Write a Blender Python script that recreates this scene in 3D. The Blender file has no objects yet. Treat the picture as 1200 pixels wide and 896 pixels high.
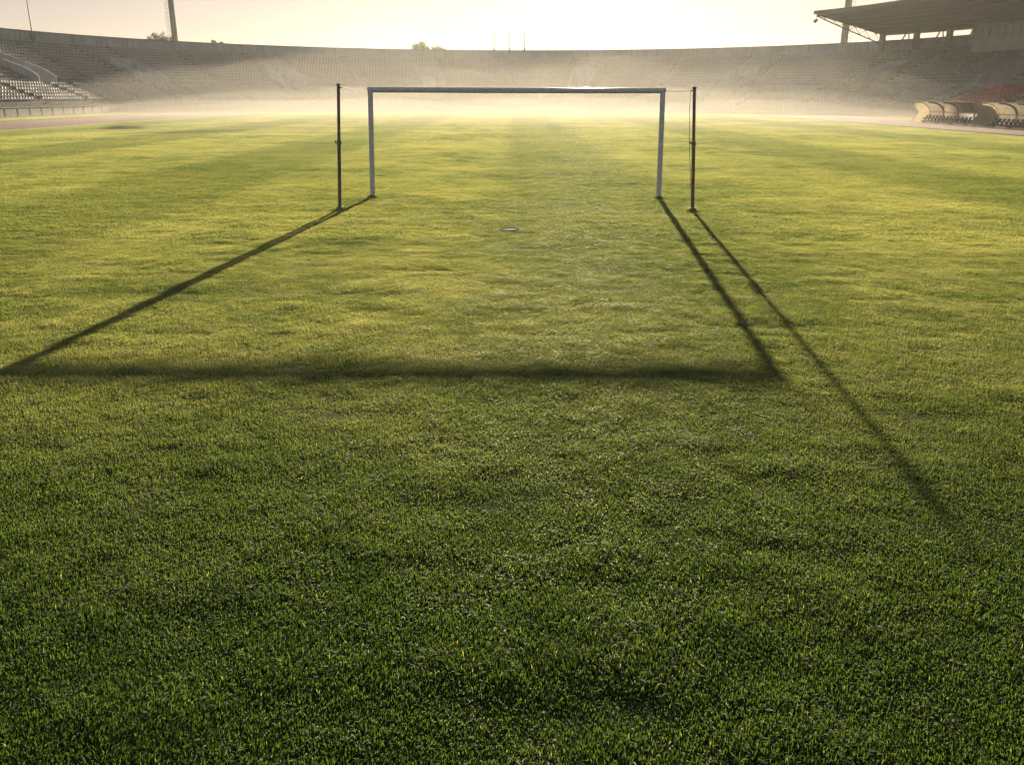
import bpy, math, random
import numpy as np
from mathutils import Vector, Matrix

random.seed(7)
RNG = np.random.default_rng(7)
R_ = math.radians
SC = bpy.context.scene
COL = SC.collection

# ------------------------------------------------------------------ camera
F = 1000.0                      # focal length in pixels of the 1200 px wide photograph
PITCH = math.atan(336.0 / F)    # horizon lies 336 px above the picture's middle
CAM_H = 2.33
cam_d = bpy.data.cameras.new('camera')
cam = bpy.data.objects.new('camera', cam_d)
COL.objects.link(cam)
cam.location = (0, 0, CAM_H)
cam.rotation_euler = (Matrix.Rotation(R_(90) - PITCH, 3, 'X') @ Matrix.Rotation(R_(0.18), 3, 'Z')).to_euler()
cam_d.sensor_width = 36.0
cam_d.lens = 36.0 * F / 1200.0
cam_d.clip_start = 0.05
cam_d.clip_end = 6000
SC.camera = cam

# ------------------------------------------------------------------ sun and sky
SUN_EL, SUN_AZ = R_(10.0), R_(4.75)     # azimuth from +Y towards +X
sd = bpy.data.lights.new('sun', 'SUN')
sd.energy = 5.0
sd.angle = R_(0.53)
sd.color = (1.0, 0.84, 0.60)
sun = bpy.data.objects.new('sun', sd)
COL.objects.link(sun)
sdir = Vector((math.sin(SUN_AZ) * math.cos(SUN_EL), math.cos(SUN_AZ) * math.cos(SUN_EL), math.sin(SUN_EL)))
sun.rotation_euler = sdir.to_track_quat('Z', 'Y').to_euler()
sun.location = sdir * 300

W = bpy.data.worlds.new('World')
SC.world = W
W.use_nodes = True
wn = W.node_tree
bg = wn.nodes['Background']
sky = wn.nodes.new('ShaderNodeTexSky')
sky.sky_type = 'NISHITA'
sky.sun_disc = False
sky.sun_elevation = SUN_EL
sky.sun_rotation = SUN_AZ
sky.altitude = 0
sky.air_density = 1.0
sky.dust_density = 0.5
sky.ozone_density = 1.0
gam = wn.nodes.new('ShaderNodeGamma')
gam.inputs[1].default_value = 0.55
tint = wn.nodes.new('ShaderNodeMix')
tint.data_type = 'RGBA'
tint.blend_type = 'MULTIPLY'
tint.inputs[0].default_value = 1.0
tint.inputs[7].default_value = (0.94, 0.812, 0.88, 1)
wn.links.new(sky.outputs[0], gam.inputs[0])
wn.links.new(gam.outputs[0], tint.inputs[6])
wn.links.new(tint.outputs[2], bg.inputs[0])
bg.inputs[1].default_value = 0.09

vs = SC.view_settings
vs.view_transform = 'Standard'
vs.look = 'None'
vs.exposure = 1.15
vs.gamma = 1.0
vs.use_curve_mapping = False

cy = SC.cycles
cy.use_denoising = True
cy.denoiser = 'OPENIMAGEDENOISE'
cy.max_bounces = 6
cy.diffuse_bounces = 3
cy.glossy_bounces = 2
cy.transmission_bounces = 4
cy.transparent_max_bounces = 8
cy.volume_bounces = 2
cy.use_adaptive_sampling = True
cy.adaptive_threshold = 0.015
cy.sample_clamp_indirect = 6
cy.caustics_reflective = False
cy.caustics_refractive = False

# ------------------------------------------------------------------ helpers
class MB:
    """collects shapes and links them as one mesh object"""
    def __init__(s):
        s.v, s.f = [], []

    def add(s, verts, faces):
        n = len(s.v)
        s.v += [tuple(p) for p in verts]
        s.f += [tuple(i + n for i in f) for f in faces]
        return s

    def box(s, c, size, M=None):
        hx, hy, hz = size[0] / 2, size[1] / 2, size[2] / 2
        vs_ = [Vector((x, y, z)) for x in (-hx, hx) for y in (-hy, hy) for z in (-hz, hz)]
        if M is not None:
            vs_ = [M @ p for p in vs_]
        c = Vector(c)
        return s.add([p + c for p in vs_], [(0, 1, 3, 2), (4, 6, 7, 5), (0, 4, 5, 1), (2, 3, 7, 6), (0, 2, 6, 4), (1, 5, 7, 3)])

    def bar(s, a, b, w, h=None):
        """rectangular bar from a to b"""
        h = h or w
        a, b = Vector(a), Vector(b)
        d = b - a
        q = d.to_track_quat('Z', 'X').to_matrix()
        return s.box((a + b) / 2, (w, h, d.length), q)

    def tube(s, pts, r, n=10, caps=True):
        pts = [Vector(p) for p in pts]
        rr = r if isinstance(r, (list, tuple)) else [r] * len(pts)
        rings = []
        for i, p in enumerate(pts):
            d = (pts[min(i + 1, len(pts) - 1)] - pts[max(i - 1, 0)]).normalized()
            ref = Vector((0, 0, 1)) if abs(d.z) < 0.9 else Vector((0, 1, 0))
            x = d.cross(ref).normalized()
            y = d.cross(x).normalized()
            rings.append([p + (x * math.cos(2 * math.pi * k / n) + y * math.sin(2 * math.pi * k / n)) * rr[i] for k in range(n)])
        vs_ = [q for r_ in rings for q in r_]
        fs = []
        for i in range(len(rings) - 1):
            for k in range(n):
                a, b = i * n + k, i * n + (k + 1) % n
                fs.append((a, b, b + n, a + n))
        if caps:
            fs.append(tuple(range(n)))
            fs.append(tuple(len(vs_) - n + k for k in range(n))[::-1])
        return s.add(vs_, fs)

    def build(s, name, mat, parent=None, smooth=False, bevel=0.0):
        me = bpy.data.meshes.new(name)
        me.from_pydata(s.v, [], s.f)
        me.update()
        o = bpy.data.objects.new(name, me)
        COL.objects.link(o)
        if parent is not None:
            o.parent = parent
            if parent.parent is None:
                o.matrix_parent_inverse = Matrix.Translation(-parent.location)
        if mat is not None:
            me.materials.append(mat)
        fix_normals(me)
        if smooth:
            me.shade_smooth()
            try:
                me.set_sharp_from_angle(angle=R_(40))
            except Exception:
                pass
        if bevel:
            b = o.modifiers.new('bevel', 'BEVEL')
            b.width = bevel
            b.segments = 2
            b.limit_method = 'ANGLE'
        return o


def fix_normals(me):
    import bmesh
    bm = bmesh.new()
    bm.from_mesh(me)
    bmesh.ops.recalc_face_normals(bm, faces=bm.faces)
    bm.to_mesh(me)
    bm.free()


def tag(o, label=None, cat=None, group=None, kind=None):
    if label: o['label'] = label
    if cat: o['category'] = cat
    if group: o['group'] = group
    if kind: o['kind'] = kind
    return o


def thing(name, loc, label, cat, group=None):
    o = bpy.data.objects.new(name, None)
    o.empty_display_size = 0.3
    o.location = loc
    COL.objects.link(o)
    return tag(o, label, cat, group)


# ------------------------------------------------------------------ materials
def new_mat(name):
    m = bpy.data.materials.new(name)
    m.use_nodes = True
    nt = m.node_tree
    b = nt.nodes['Principled BSDF']
    return m, nt, b


def N(nt, t, **kw):
    n = nt.nodes.new(t)
    for k, v in kw.items():
        setattr(n, k, v)
    return n


def noise(nt, scale, detail=4.0, rough=0.6, vec=None, stretch=None):
    co = N(nt, 'ShaderNodeNewGeometry').outputs['Position'] if vec is None else vec
    if stretch:
        mp = N(nt, 'ShaderNodeMapping')
        mp.inputs['Scale'].default_value = stretch
        nt.links.new(co, mp.inputs['Vector'])
        co = mp.outputs[0]
    n = N(nt, 'ShaderNodeTexNoise')
    n.inputs['Scale'].default_value = scale
    n.inputs['Detail'].default_value = detail
    n.inputs['Roughness'].default_value = rough
    nt.links.new(co, n.inputs['Vector'])
    return n.outputs['Fac']


def ramp(nt, fac, stops):
    r = N(nt, 'ShaderNodeValToRGB')
    el = r.color_ramp.elements
    el[0].position, el[0].color = stops[0][0], (*stops[0][1], 1)
    el[1].position, el[1].color = stops[-1][0], (*stops[-1][1], 1)
    for p, c in stops[1:-1]:
        e = el.new(p)
        e.color = (*c, 1)
    nt.links.new(fac, r.inputs[0])
    return r.outputs[0]


def mix(nt, fac, a, b, mode='MIX'):
    m = N(nt, 'ShaderNodeMix', data_type='RGBA', blend_type=mode)
    for sock, val in ((m.inputs[0], fac), (m.inputs[6], a), (m.inputs[7], b)):
        if isinstance(val, (int, float)):
            sock.default_value = val
        elif isinstance(val, tuple):
            sock.default_value = (*val, 1)
        else:
            nt.links.new(val, sock)
    return m.outputs[2]


def bump(nt, b, fac, strength, dist):
    n = N(nt, 'ShaderNodeBump')
    n.inputs['Strength'].default_value = strength
    n.inputs['Distance'].default_value = dist
    nt.links.new(fac, n.inputs['Height'])
    nt.links.new(n.outputs[0], b.inputs['Normal'])


def surf(name, c0, c1, scale=2.0, rough=0.8, metal=0.0, bmp=0.0, stretch=None, streak=None):
    """mottled surface; streak = colour of vertical weather streaks"""
    m, nt, b = new_mat(name)
    f = noise(nt, scale, 6, 0.65, stretch=stretch)
    c = ramp(nt, f, [(0.35, c0), (0.65, c1)])
    if streak:
        s = noise(nt, 1.6, 5, 0.7, stretch=(1, 1, 0.06))
        k = ramp(nt, s, [(0.52, (0, 0, 0)), (0.75, (1, 1, 1))])
        c = mix(nt, k, c, streak)
    nt.links.new(c, b.inputs['Base Color'])
    b.inputs['Roughness'].default_value = rough
    b.inputs['Metallic'].default_value = metal
    b.inputs['Specular IOR Level'].default_value = 0.15 if rough >= 0.8 else 0.5
    if bmp:
        bump(nt, b, noise(nt, scale * 8, 4, 0.6), 0.5, bmp)
    return m


M_CONC = surf('terrace_concrete', (0.165, 0.17, 0.165), (0.26, 0.265, 0.26), 0.7, 0.9, bmp=0.01)
M_WALL = surf('rim_concrete', (0.24, 0.275, 0.29), (0.34, 0.37, 0.375), 0.35, 0.85, bmp=0.01, streak=(0.16, 0.165, 0.16))
M_VOM = surf('vomitory_concrete', (0.36, 0.37, 0.37), (0.48, 0.48, 0.47), 0.6, 0.85, bmp=0.005, streak=(0.24, 0.24, 0.23))
M_STAIR = surf('stair_concrete', (0.15, 0.12, 0.07), (0.24, 0.20, 0.13), 1.2, 0.9, bmp=0.01)
M_FENCE = surf('fence_board', (0.19, 0.175, 0.15), (0.26, 0.24, 0.21), 1.0, 0.7)
M_FPOST = surf('fence_post_steel', (0.09, 0.085, 0.08), (0.14, 0.13, 0.12), 3.0, 0.6)
M_TRACK = surf('track_rubber', (0.12, 0.042, 0.032), (0.17, 0.065, 0.047), 0.6, 0.9, bmp=0.004)
M_LINE = surf('track_line_paint', (0.5, 0.48, 0.45), (0.65, 0.63, 0.6), 2.0, 0.8)
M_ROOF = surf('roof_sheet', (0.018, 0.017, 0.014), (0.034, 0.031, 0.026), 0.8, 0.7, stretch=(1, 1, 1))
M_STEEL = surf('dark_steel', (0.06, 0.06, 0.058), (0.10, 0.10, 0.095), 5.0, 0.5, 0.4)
M_RCOL = surf('column_concrete', (0.20, 0.20, 0.19), (0.29, 0.28, 0.27), 1.0, 0.85)
M_MAST = surf('mast_concrete', (0.16, 0.155, 0.14), (0.23, 0.22, 0.20), 0.5, 0.8)
M_POLE = surf('pole_paint', (0.085, 0.065, 0.05), (0.15, 0.12, 0.095), 9.0, 0.45, 0.3)
M_PANEL = surf('press_panel', (0.38, 0.38, 0.38), (0.48, 0.48, 0.47), 0.5, 0.6)
M_DOOR = surf('pale_door_paint', (0.60, 0.56, 0.46), (0.74, 0.70, 0.58), 1.5, 0.6)
M_DARK = surf('dark_rubber', (0.02, 0.022, 0.016), (0.04, 0.042, 0.03), 9.0, 0.9)
M_PALE = surf('pale_plastic', (0.45, 0.43, 0.38), (0.6, 0.58, 0.52), 9.0, 0.4)
M_BARK = surf('bark', (0.05, 0.04, 0.03), (0.09, 0.075, 0.055), 3.0, 0.95)
M_CORD = surf('cord', (0.07, 0.06, 0.05), (0.11, 0.095, 0.08), 9.0, 0.7)
M_SOIL = surf('soil_outside', (0.10, 0.09, 0.06), (0.16, 0.15, 0.09), 0.05, 0.95)


def goal_paint():
    m, nt, b = new_mat('goal_white_paint')
    f = noise(nt, 14, 6, 0.7)
    c = ramp(nt, f, [(0.35, (0.46, 0.46, 0.46)), (0.6, (0.70, 0.70, 0.69))])
    g = noise(nt, 40, 3, 0.7, stretch=(1, 1, 0.15))
    k = ramp(nt, g, [(0.60, (0, 0, 0)), (0.72, (1, 1, 1))])
    c = mix(nt, k, c, (0.22, 0.19, 0.16))
    nt.links.new(c, b.inputs['Base Color'])
    b.inputs['Roughness'].default_value = 0.32
    return m
M_GOAL = goal_paint()


def plastic(name, c0, c1, trans=0.0, rough=0.4):
    m, nt, b = new_mat(name)
    f = noise(nt, 3.0, 3, 0.6)
    c = ramp(nt, f, [(0.3, c0), (0.7, c1)])
    nt.links.new(c, b.inputs['Base Color'])
    b.inputs['Roughness'].default_value = rough
    if trans:
        t = N(nt, 'ShaderNodeBsdfTranslucent')
        nt.links.new(c, t.inputs[0])
        mx = N(nt, 'ShaderNodeMixShader')
        mx.inputs[0].default_value = trans
        nt.links.new(b.outputs[0], mx.inputs[1])
        nt.links.new(t.outputs[0], mx.inputs[2])
        nt.links.new(mx.outputs[0], nt.nodes['Material Output'].inputs[0])
    return m

M_SEAT = plastic('seat_white_plastic', (0.31, 0.31, 0.29), (0.42, 0.42, 0.395), 0.25, 0.55)
M_SEAT_RED = plastic('seat_red_plastic', (0.36, 0.035, 0.025), (0.50, 0.06, 0.045), 0.2, 0.4)
M_SEAT_BLUE = plastic('seat_blue_plastic', (0.07, 0.10, 0.24), (0.10, 0.14, 0.30), 0.1, 0.4)
M_SHELL = plastic('shelter_polycarbonate', (0.56, 0.52, 0.44), (0.70, 0.66, 0.57), 0.7, 0.3)


def glass_mat():
    m, nt, b = new_mat('window_glass')
    b.inputs['Base Color'].default_value = (0.07, 0.07, 0.065, 1)
    b.inputs['Roughness'].default_value = 0.08
    return m
M_GLASS = glass_mat()


def grass_color(nt, bright=1.0):
    """turf colour by place: green, worn straw patches on the trodden ground about the goal, fine mottling"""
    pos = N(nt, 'ShaderNodeNewGeometry').outputs['Position']
    big = noise(nt, 0.16, 5, 0.62, vec=pos)
    mid = noise(nt, 0.9, 5, 0.65, vec=pos)
    fine = noise(nt, 9.0, 3, 0.6, vec=pos)
    streak = noise(nt, 0.5, 4, 0.6, vec=pos, stretch=(0.25, 1.3, 1))
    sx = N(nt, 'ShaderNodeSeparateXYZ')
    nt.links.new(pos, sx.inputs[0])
    far_glow = N(nt, 'ShaderNodeMapRange', interpolation_type='SMOOTHSTEP')  # distance ramp: more straw colour far off, painting in warm sheen and mist light
    far_glow.inputs[1].default_value = 2.8
    far_glow.inputs[2].default_value = 9.5
    far_glow.inputs[3].default_value = 0.06
    nt.links.new(sx.outputs[1], far_glow.inputs[0])
    far_glow = far_glow.outputs[0]
    g = lambda c: tuple(v * bright for v in c)

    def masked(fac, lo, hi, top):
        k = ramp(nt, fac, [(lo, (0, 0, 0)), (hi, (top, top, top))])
        return mix(nt, 1.0, k, far_glow, 'MULTIPLY')
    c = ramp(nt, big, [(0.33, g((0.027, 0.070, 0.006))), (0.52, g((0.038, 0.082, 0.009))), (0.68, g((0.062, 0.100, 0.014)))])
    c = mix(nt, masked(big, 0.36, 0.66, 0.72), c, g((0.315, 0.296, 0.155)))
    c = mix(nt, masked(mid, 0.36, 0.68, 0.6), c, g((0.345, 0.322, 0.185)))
    c = mix(nt, ramp(nt, streak, [(0.46, (0, 0, 0)), (0.85, (0.35, 0.35, 0.35))]), c, g((0.024, 0.062, 0.006)))
    wv = N(nt, 'ShaderNodeMath', operation='SINE')
    ml = N(nt, 'ShaderNodeMath', operation='MULTIPLY_ADD')
    ml.inputs[1].default_value = math.pi / 5.5
    jit = noise(nt, 0.25, 3, 0.6, vec=pos)
    nt.links.new(sx.outputs[0], ml.inputs[0])
    nt.links.new(jit, ml.inputs[2])
    nt.links.new(ml.outputs[0], wv.inputs[0])
    c = mix(nt, ramp(nt, wv.outputs[0], [(0.05, (0, 0, 0)), (0.6, (0.5, 0.5, 0.5))]), c, g((0.040, 0.075, 0.010)))
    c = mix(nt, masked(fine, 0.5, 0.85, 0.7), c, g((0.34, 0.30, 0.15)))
    return c


def blade_mat():
    m = bpy.data.materials.new('grass_blade')
    m.use_nodes = True
    nt = m.node_tree
    nt.nodes.clear()
    out = N(nt, 'ShaderNodeOutputMaterial')
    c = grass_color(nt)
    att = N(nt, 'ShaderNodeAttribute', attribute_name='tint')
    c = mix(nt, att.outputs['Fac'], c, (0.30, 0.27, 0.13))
    d = N(nt, 'ShaderNodeBsdfPrincipled')
    d.inputs['Roughness'].default_value = 0.58
    d.inputs['Specular IOR Level'].default_value = 0.45
    nt.links.new(c, d.inputs['Base Color'])
    t = N(nt, 'ShaderNodeBsdfTranslucent')
    ct = mix(nt, 1.0, c, (2.45, 2.55, 1.15), 'MULTIPLY')
    nt.links.new(ct, t.inputs[0])
    mx = N(nt, 'ShaderNodeMixShader')
    mx.inputs[0].default_value = 0.55
    nt.links.new(d.outputs[0], mx.inputs[1])
    nt.links.new(t.outputs[0], mx.inputs[2])
    nt.links.new(mx.outputs[0], out.inputs[0])
    return m
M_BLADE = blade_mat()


def turf_mat():
    m, nt, b = new_mat('turf_soil')
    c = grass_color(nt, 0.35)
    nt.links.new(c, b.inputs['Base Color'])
    b.inputs['Roughness'].default_value = 1.0
    b.inputs['Specular IOR Level'].default_value = 0.1
    bump(nt, b, noise(nt, 5, 6, 0.7), 0.8, 0.05)
    return m
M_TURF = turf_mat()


def leaf_mat():
    m = plastic('leaf', (0.05, 0.07, 0.02), (0.09, 0.11, 0.035), 0.35, 0.5)
    return m
M_LEAF = leaf_mat()

# ------------------------------------------------------------------ the oval
XC, YB, KD = -1.0, 117.5, 1.082   # axis, centre of the far bend, metres per degree on the straights
U0, U1 = -52.0, 232.0


def P(u, r):
    if u < 0:
        return (XC + r, YB + u * KD)
    if u > 180:
        return (XC - r, YB - (u - 180) * KD)
    a = R_(u)
    return (XC + r * math.cos(a), YB + r * math.sin(a))


def NRM(u):
    u = min(max(u, 0), 180)
    return Vector((math.cos(R_(u)), math.sin(R_(u)), 0))


def TAN(u):
    n = NRM(u)
    return Vector((-n.y, n.x, 0))


def du(u, r, metres):
    """degrees of u that cover so many metres at radius r"""
    return metres / (KD if (u < 0 or u > 180) else r * math.pi / 180)


def us(a, b, step=2.0):
    pts = {a, b}
    for k in (0.0, 180.0):
        if a < k < b: pts.add(k)
    n = max(1, int(math.ceil((b - a) / step)))
    for i in range(n + 1):
        pts.add(a + (b - a) * i / n)
    return sorted(pts)


def sweep(mb, prof, a, b, step=2.0):
    """closed profile of (radius, height) swept along the oval from a to b, capped"""
    ul = us(a, b, step)
    n = len(prof)
    vs_, fs = [], []
    for u in ul:
        for r, z in prof:
            x, y = P(u, r)
            vs_.append((x, y, z))
    for i in range(len(ul) - 1):
        for k in range(n):
            p, q = i * n + k, i * n + (k + 1) % n
            fs.append((p, q, q + n, p + n))
    fs.append(tuple(range(n)))
    fs.append(tuple((len(ul) - 1) * n + k for k in range(n))[::-1])
    mb.add(vs_, fs)


def rect(r0, r1, z0, z1):
    return [(r0, z0), (r1, z0), (r1, z1), (r0, z1)]


def gaps(cuts, a=U0, b=U1):
    out, p = [], a
    for c0, c1 in sorted(cuts):
        if c0 > p: out.append((p, c0))
        p = max(p, c1)
    if p < b: out.append((p, b))
    return out


# tiers
R_FRONT, R_LOW = 52.0, 53.3
LOW_N, LOW_RUN, LOW_RISE, Z_LOW = 7, 0.93, 0.36, 1.15
R_BRK = R_LOW + LOW_N * LOW_RUN           # 59.81
Z_BRK = Z_LOW + LOW_N * LOW_RISE          # 3.67
R_UP = R_BRK + 1.25                       # 61.06
UP_N, UP_RUN, UP_RISE, Z_UP = 12, 1.07, 0.475, Z_BRK + 0.55
VOM_N = 6
R_VOM = R_UP + VOM_N * UP_RUN             # 67.5
R_TOP = R_UP + UP_N * UP_RUN              # 73.9
Z_TOP = Z_UP + UP_N * UP_RISE             # 9.9
Z_RIM = 11.15

VOMS = [205.0, 178.6, 155.6, 129.7, 103.9, 76.6, 48.6, 23.2, -3.8, -34.0]
VOM_W = 4.6
GATE = (31.0, 41.8)
MIDS = [192.0, 167.2, 142.7, 116.8, 90.2, 62.6, 28.4, 10.0, -20.0, 218.0, -46.0]


def row_lower(i):
    return R_LOW + i * LOW_RUN, Z_LOW + i * LOW_RISE


def row_upper(i):
    return R_UP + i * UP_RUN, Z_UP + i * UP_RISE


vom_cut = [(v - du(v, 64, VOM_W / 2), v + du(v, 64, VOM_W / 2)) for v in VOMS]

# ------------------------------------------------------------------ setting: ground, pitch, track
g = MB()
g.add([(-1500, -550, -0.06), (1500, -550, -0.06), (1500, 1950, -0.06), (-1500, 1950, -0.06)], [(0, 1, 2, 3)])
tag(g.build('ground', M_SOIL), kind='structure')


def disc(name, r, z, mat):
    ul = us(0, 180, 3)
    pts = [(XC + r, -30, z)] + [(*P(u, r), z) for u in ul] + [(XC - r, -30, z)]
    b = MB()
    b.add(pts, [tuple(range(len(pts)))])
    return tag(b.build(name, mat), kind='structure')


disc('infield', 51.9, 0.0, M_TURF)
tr = MB()
TR_IN, TR_OUT = 33.0, 44.0
ul = us(-145.0 / KD, 180 + 145.0 / KD, 3)
for r0, r1, z in ((TR_IN, TR_OUT, 0.02),):
    vv, ff = [], []
    for u in ul:
        vv += [(*P(u, r0), z), (*P(u, r1), z)]
    for i in range(len(ul) - 1):
        ff.append((2 * i, 2 * i + 1, 2 * i + 3, 2 * i + 2))
    tr.add(vv, ff)
tag(tr.build('running_track', M_TRACK), kind='structure')
kb = MB()
sweep(kb, rect(TR_IN - 0.08, TR_IN, -0.02, 0.06), -125, 305, 3)
tag(kb.build('track_kerb', M_FENCE), kind='structure')

# ------------------------------------------------------------------ the stand
stand = thing('stadium_stand', (*P(90, 60), 0), 'grey concrete bowl of stepped terraces curving round the far end of the pitch', 'grandstand')
TH = 0.45


def tier_profile(rows, r_end, z_end):
    prof = []
    for r, z in rows:
        if not prof:
            prof.append((r, z - TH))
        prof.append((r, z))
        prof.append((r + (rows[1][0] - rows[0][0]), z))
    prof.append((r_end, prof[-1][1] - TH))
    return prof


low = MB()
lp = [(R_FRONT, Z_LOW - TH), (R_FRONT, Z_LOW), (R_LOW, Z_LOW)]
for i in range(LOW_N):
    r, z = row_lower(i)
    lp += [(r, z + (LOW_RISE if i else 0.0)), (r + LOW_RUN, z + (LOW_RISE if i else 0.0))]
# simple stair profile: each row's tread sits at its own height
lp = [(R_FRONT, Z_LOW - TH), (R_FRONT, Z_LOW)]
for i in range(LOW_N):
    r, z = row_lower(i)
    lp += [(r, z), (r, z + LOW_RISE)]
lp += [(R_BRK + 1.25, Z_BRK), (R_BRK + 1.25, Z_BRK - TH)]
for a, b in gaps([GATE]):
    sweep(low, lp, a, b)
low.build('lower_terrace', M_CONC, stand)

upA = MB()
pa = [(R_UP, Z_BRK - TH)]
for i in range(VOM_N):
    r, z = row_upper(i)
    pa += [(r, z), (r + UP_RUN, z)] if i == 0 else [(r, z), (r + UP_RUN, z)]
pa += [(R_VOM, Z_UP + VOM_N * UP_RISE - 1.0)]
for a, b in gaps(vom_cut):
    sweep(upA, pa, a, b)
pb = [(R_VOM, Z_UP + VOM_N * UP_RISE - 1.0)]
for i in range(VOM_N, UP_N):
    r, z = row_upper(i)
    pb += [(r, z), (r + UP_RUN, z)]
pb += [(R_TOP, Z_TOP - 1.1)]
sweep(upA, pb, U0, U1)
upA.build('upper_terrace', M_CONC, stand)

rw = MB()
sweep(rw, rect(R_TOP + 0.003, R_TOP + 0.35, Z_TOP - 1.4, Z_RIM), U0, U1)
rim = rw.build('rim_wall', M_WALL, stand)
cp = MB()
sweep(cp, rect(R_TOP - 0.08, R_TOP + 0.45, Z_RIM + 0.003, Z_RIM + 0.14), U0, U1)
cp.build('coping', M_STAIR, rim)
for k in range(int((U1 - U0) / 4)):
    u = U0 + 2 + k * 4
    x, y = P(u, R_TOP - 0.01)
    n = NRM(u)
    Mx = Matrix((TAN(u), n, Vector((0, 0, 1)))).transposed()
    jt = MB()
    jt.box((x, y, (Z_RIM + Z_TOP) / 2), (0.06, 0.06, Z_RIM - Z_TOP - 0.02), Mx)
    jt.build('wall_joint', M_MAST, rim)
fw = MB()
for a, b in gaps([GATE]):
    sweep(fw, rect(R_FRONT - 0.20, R_FRONT - 0.003, -0.05, Z_LOW + 0.1), a, b)
fw.build('front_wall', M_CONC, stand)
# the wall behind the gate's mouth and under the stand
for i, v in enumerate(VOMS):
    c0, c1 = vom_cut[i]
    vo = MB()
    w = du(v, 64, 0.26)
    # side walls: their tops follow the rake 0.95 m above the seats, nose rounded at the front
    prof = [(R_UP - 0.9, Z_BRK + 0.003), (R_UP - 0.9, Z_BRK + 0.85), (R_UP - 0.45, Z_BRK + 1.25)]
    prof += [(R_UP + 0.8, Z_UP + UP_RISE + 0.95), (R_VOM, Z_UP + (VOM_N - 1) * UP_RISE + 1.1), (R_VOM, Z_BRK - 0.3), (R_UP, Z_BRK - 0.3)]
    for s0, s1 in ((c0, c0 + w), (c1 - w, c1)):
        sweep(vo, prof, s0, s1)
    # back wall with a doorway
    h = Z_UP + (VOM_N - 1) * UP_RISE + 1.05
    dw = du(v, 67, 1.6)
    sweep(vo, rect(R_VOM - 0.30, R_VOM - 0.004, Z_BRK - 0.2, h), c0 + w, v - dw)
    sweep(vo, rect(R_VOM - 0.30, R_VOM - 0.004, Z_BRK - 0.2, h), v + dw, c1 - w)
    sweep(vo, rect(R_VOM - 0.30, R_VOM - 0.004, Z_BRK + 2.25, h), v - dw, v + dw)
    # floor of the passage
    sweep(vo, rect(R_UP + 0.004, R_TOP, Z_BRK - 0.35, Z_BRK - 0.01), c0, c1)
    vp = vo.build('vomitory', M_VOM, stand)
    for s in (-1, 1):
        df = MB()
        sweep(df, rect(R_VOM - 0.36, R_VOM - 0.305, Z_BRK, Z_BRK + 2.25), v + s * dw - du(v, 67, 0.07), v + s * dw + du(v, 67, 0.07))
        df.build('door_jamb', M_STAIR, vp)
    if v in (103.9, 76.6):
        for s in (-1, 1):
            df = MB()
            a_, b_ = sorted((v + s * du(v, 67, 0.03), v + s * (dw - du(v, 67, 0.08))))
            sweep(df, rect(R_VOM - 0.22, R_VOM - 0.17, Z_BRK + 0.02, Z_BRK + 2.22), a_, b_)
            df.build('door', M_DOOR, vp)

ofw = MB()
sweep(ofw, rect(R_TOP + 0.6, R_TOP + 0.9, -0.05, 8.6), U0, U1)
ofw.build('outer_wall', M_CONC, stand)

# stairs in the aisles
AISLES = []
for i, v in enumerate(VOMS):
    for s in (-1, 1):
        AISLES.append((v + s * du(v, 64, VOM_W / 2 + 0.7), True))
for m_ in MIDS:
    AISLES.append((m_, False))
AW = 1.2
for u, _ in AISLES:
    for tier, nrow, rowf, run, rise in ((0, LOW_N, row_lower, LOW_RUN, LOW_RISE), (1, UP_N, row_upper, UP_RUN, UP_RISE)):
        st = MB()
        for i in range(nrow):
            r, z = rowf(i)
            if tier == 0:
                if GATE[0] - 1 < u < GATE[1] + 0.6: continue
                zt = z + rise
                w = du(u, r, AW / 2)
                sweep(st, rect(r - run / 2, r - 0.004, z - 0.1, zt - rise / 2), u - w, u + w)
                sweep(st, rect(r, r + run / 2, zt - 0.05, zt + 0.012), u - w, u + w)
            else:
                w = du(u, r, AW / 2)
                sweep(st, rect(r + run / 2, r + run - 0.004, z - 0.1, z + rise / 2), u - w, u + w)
                sweep(st, rect(r + 0.004, r + run / 2, z - 0.1, z + 0.012), u - w, u + w)
        if st.v: st.build('aisle_stair', M_STAIR, stand)

# the wide gate at ground level in the far right bend
gt = MB()
sweep(gt, rect(58.6, 59.2, 3.05, 4.15), GATE[0], GATE[1])
for s0, s1 in ((GATE[0] - 0.35, GATE[0] - 0.003), (GATE[1] + 0.003, GATE[1] + 0.35)):
    sweep(gt, [(R_FRONT - 0.22, -0.05), (R_FRONT - 0.22, Z_LOW + 0.55), (R_LOW + 0.4, Z_LOW + 1.0), (R_BRK, Z_BRK + 0.75), (R_BRK + 1.2, Z_BRK + 0.75), (R_BRK + 1.2, -0.05)], s0, s1)
gp = gt.build('pitch_gate', M_VOM, stand)
pl = MB()
for u in (33.0, 34.9):
    sweep(pl, rect(58.65, 59.15, -0.05, 3.047), u - 0.45, u + 0.45)
pl.build('gate_pillar', M_VOM, gp)
pv = MB()
sweep(pv, rect(70.0, 70.3, -0.05, 6.9), GATE[0] - 4, GATE[1] + 4)
sweep(pv, rect(59.3, 70.0, 3.2, 3.5), GATE[0], GATE[1])
for s0, s1 in ((GATE[0] - 0.35, GATE[0] - 0.003), (GATE[1] + 0.003, GATE[1] + 0.35)):
    sweep(pv, rect(59.21 + 1.9, 69.99, -0.05, 3.19), s0, s1)
pv.build('gate_back_wall', M_CONC, gp)

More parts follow.
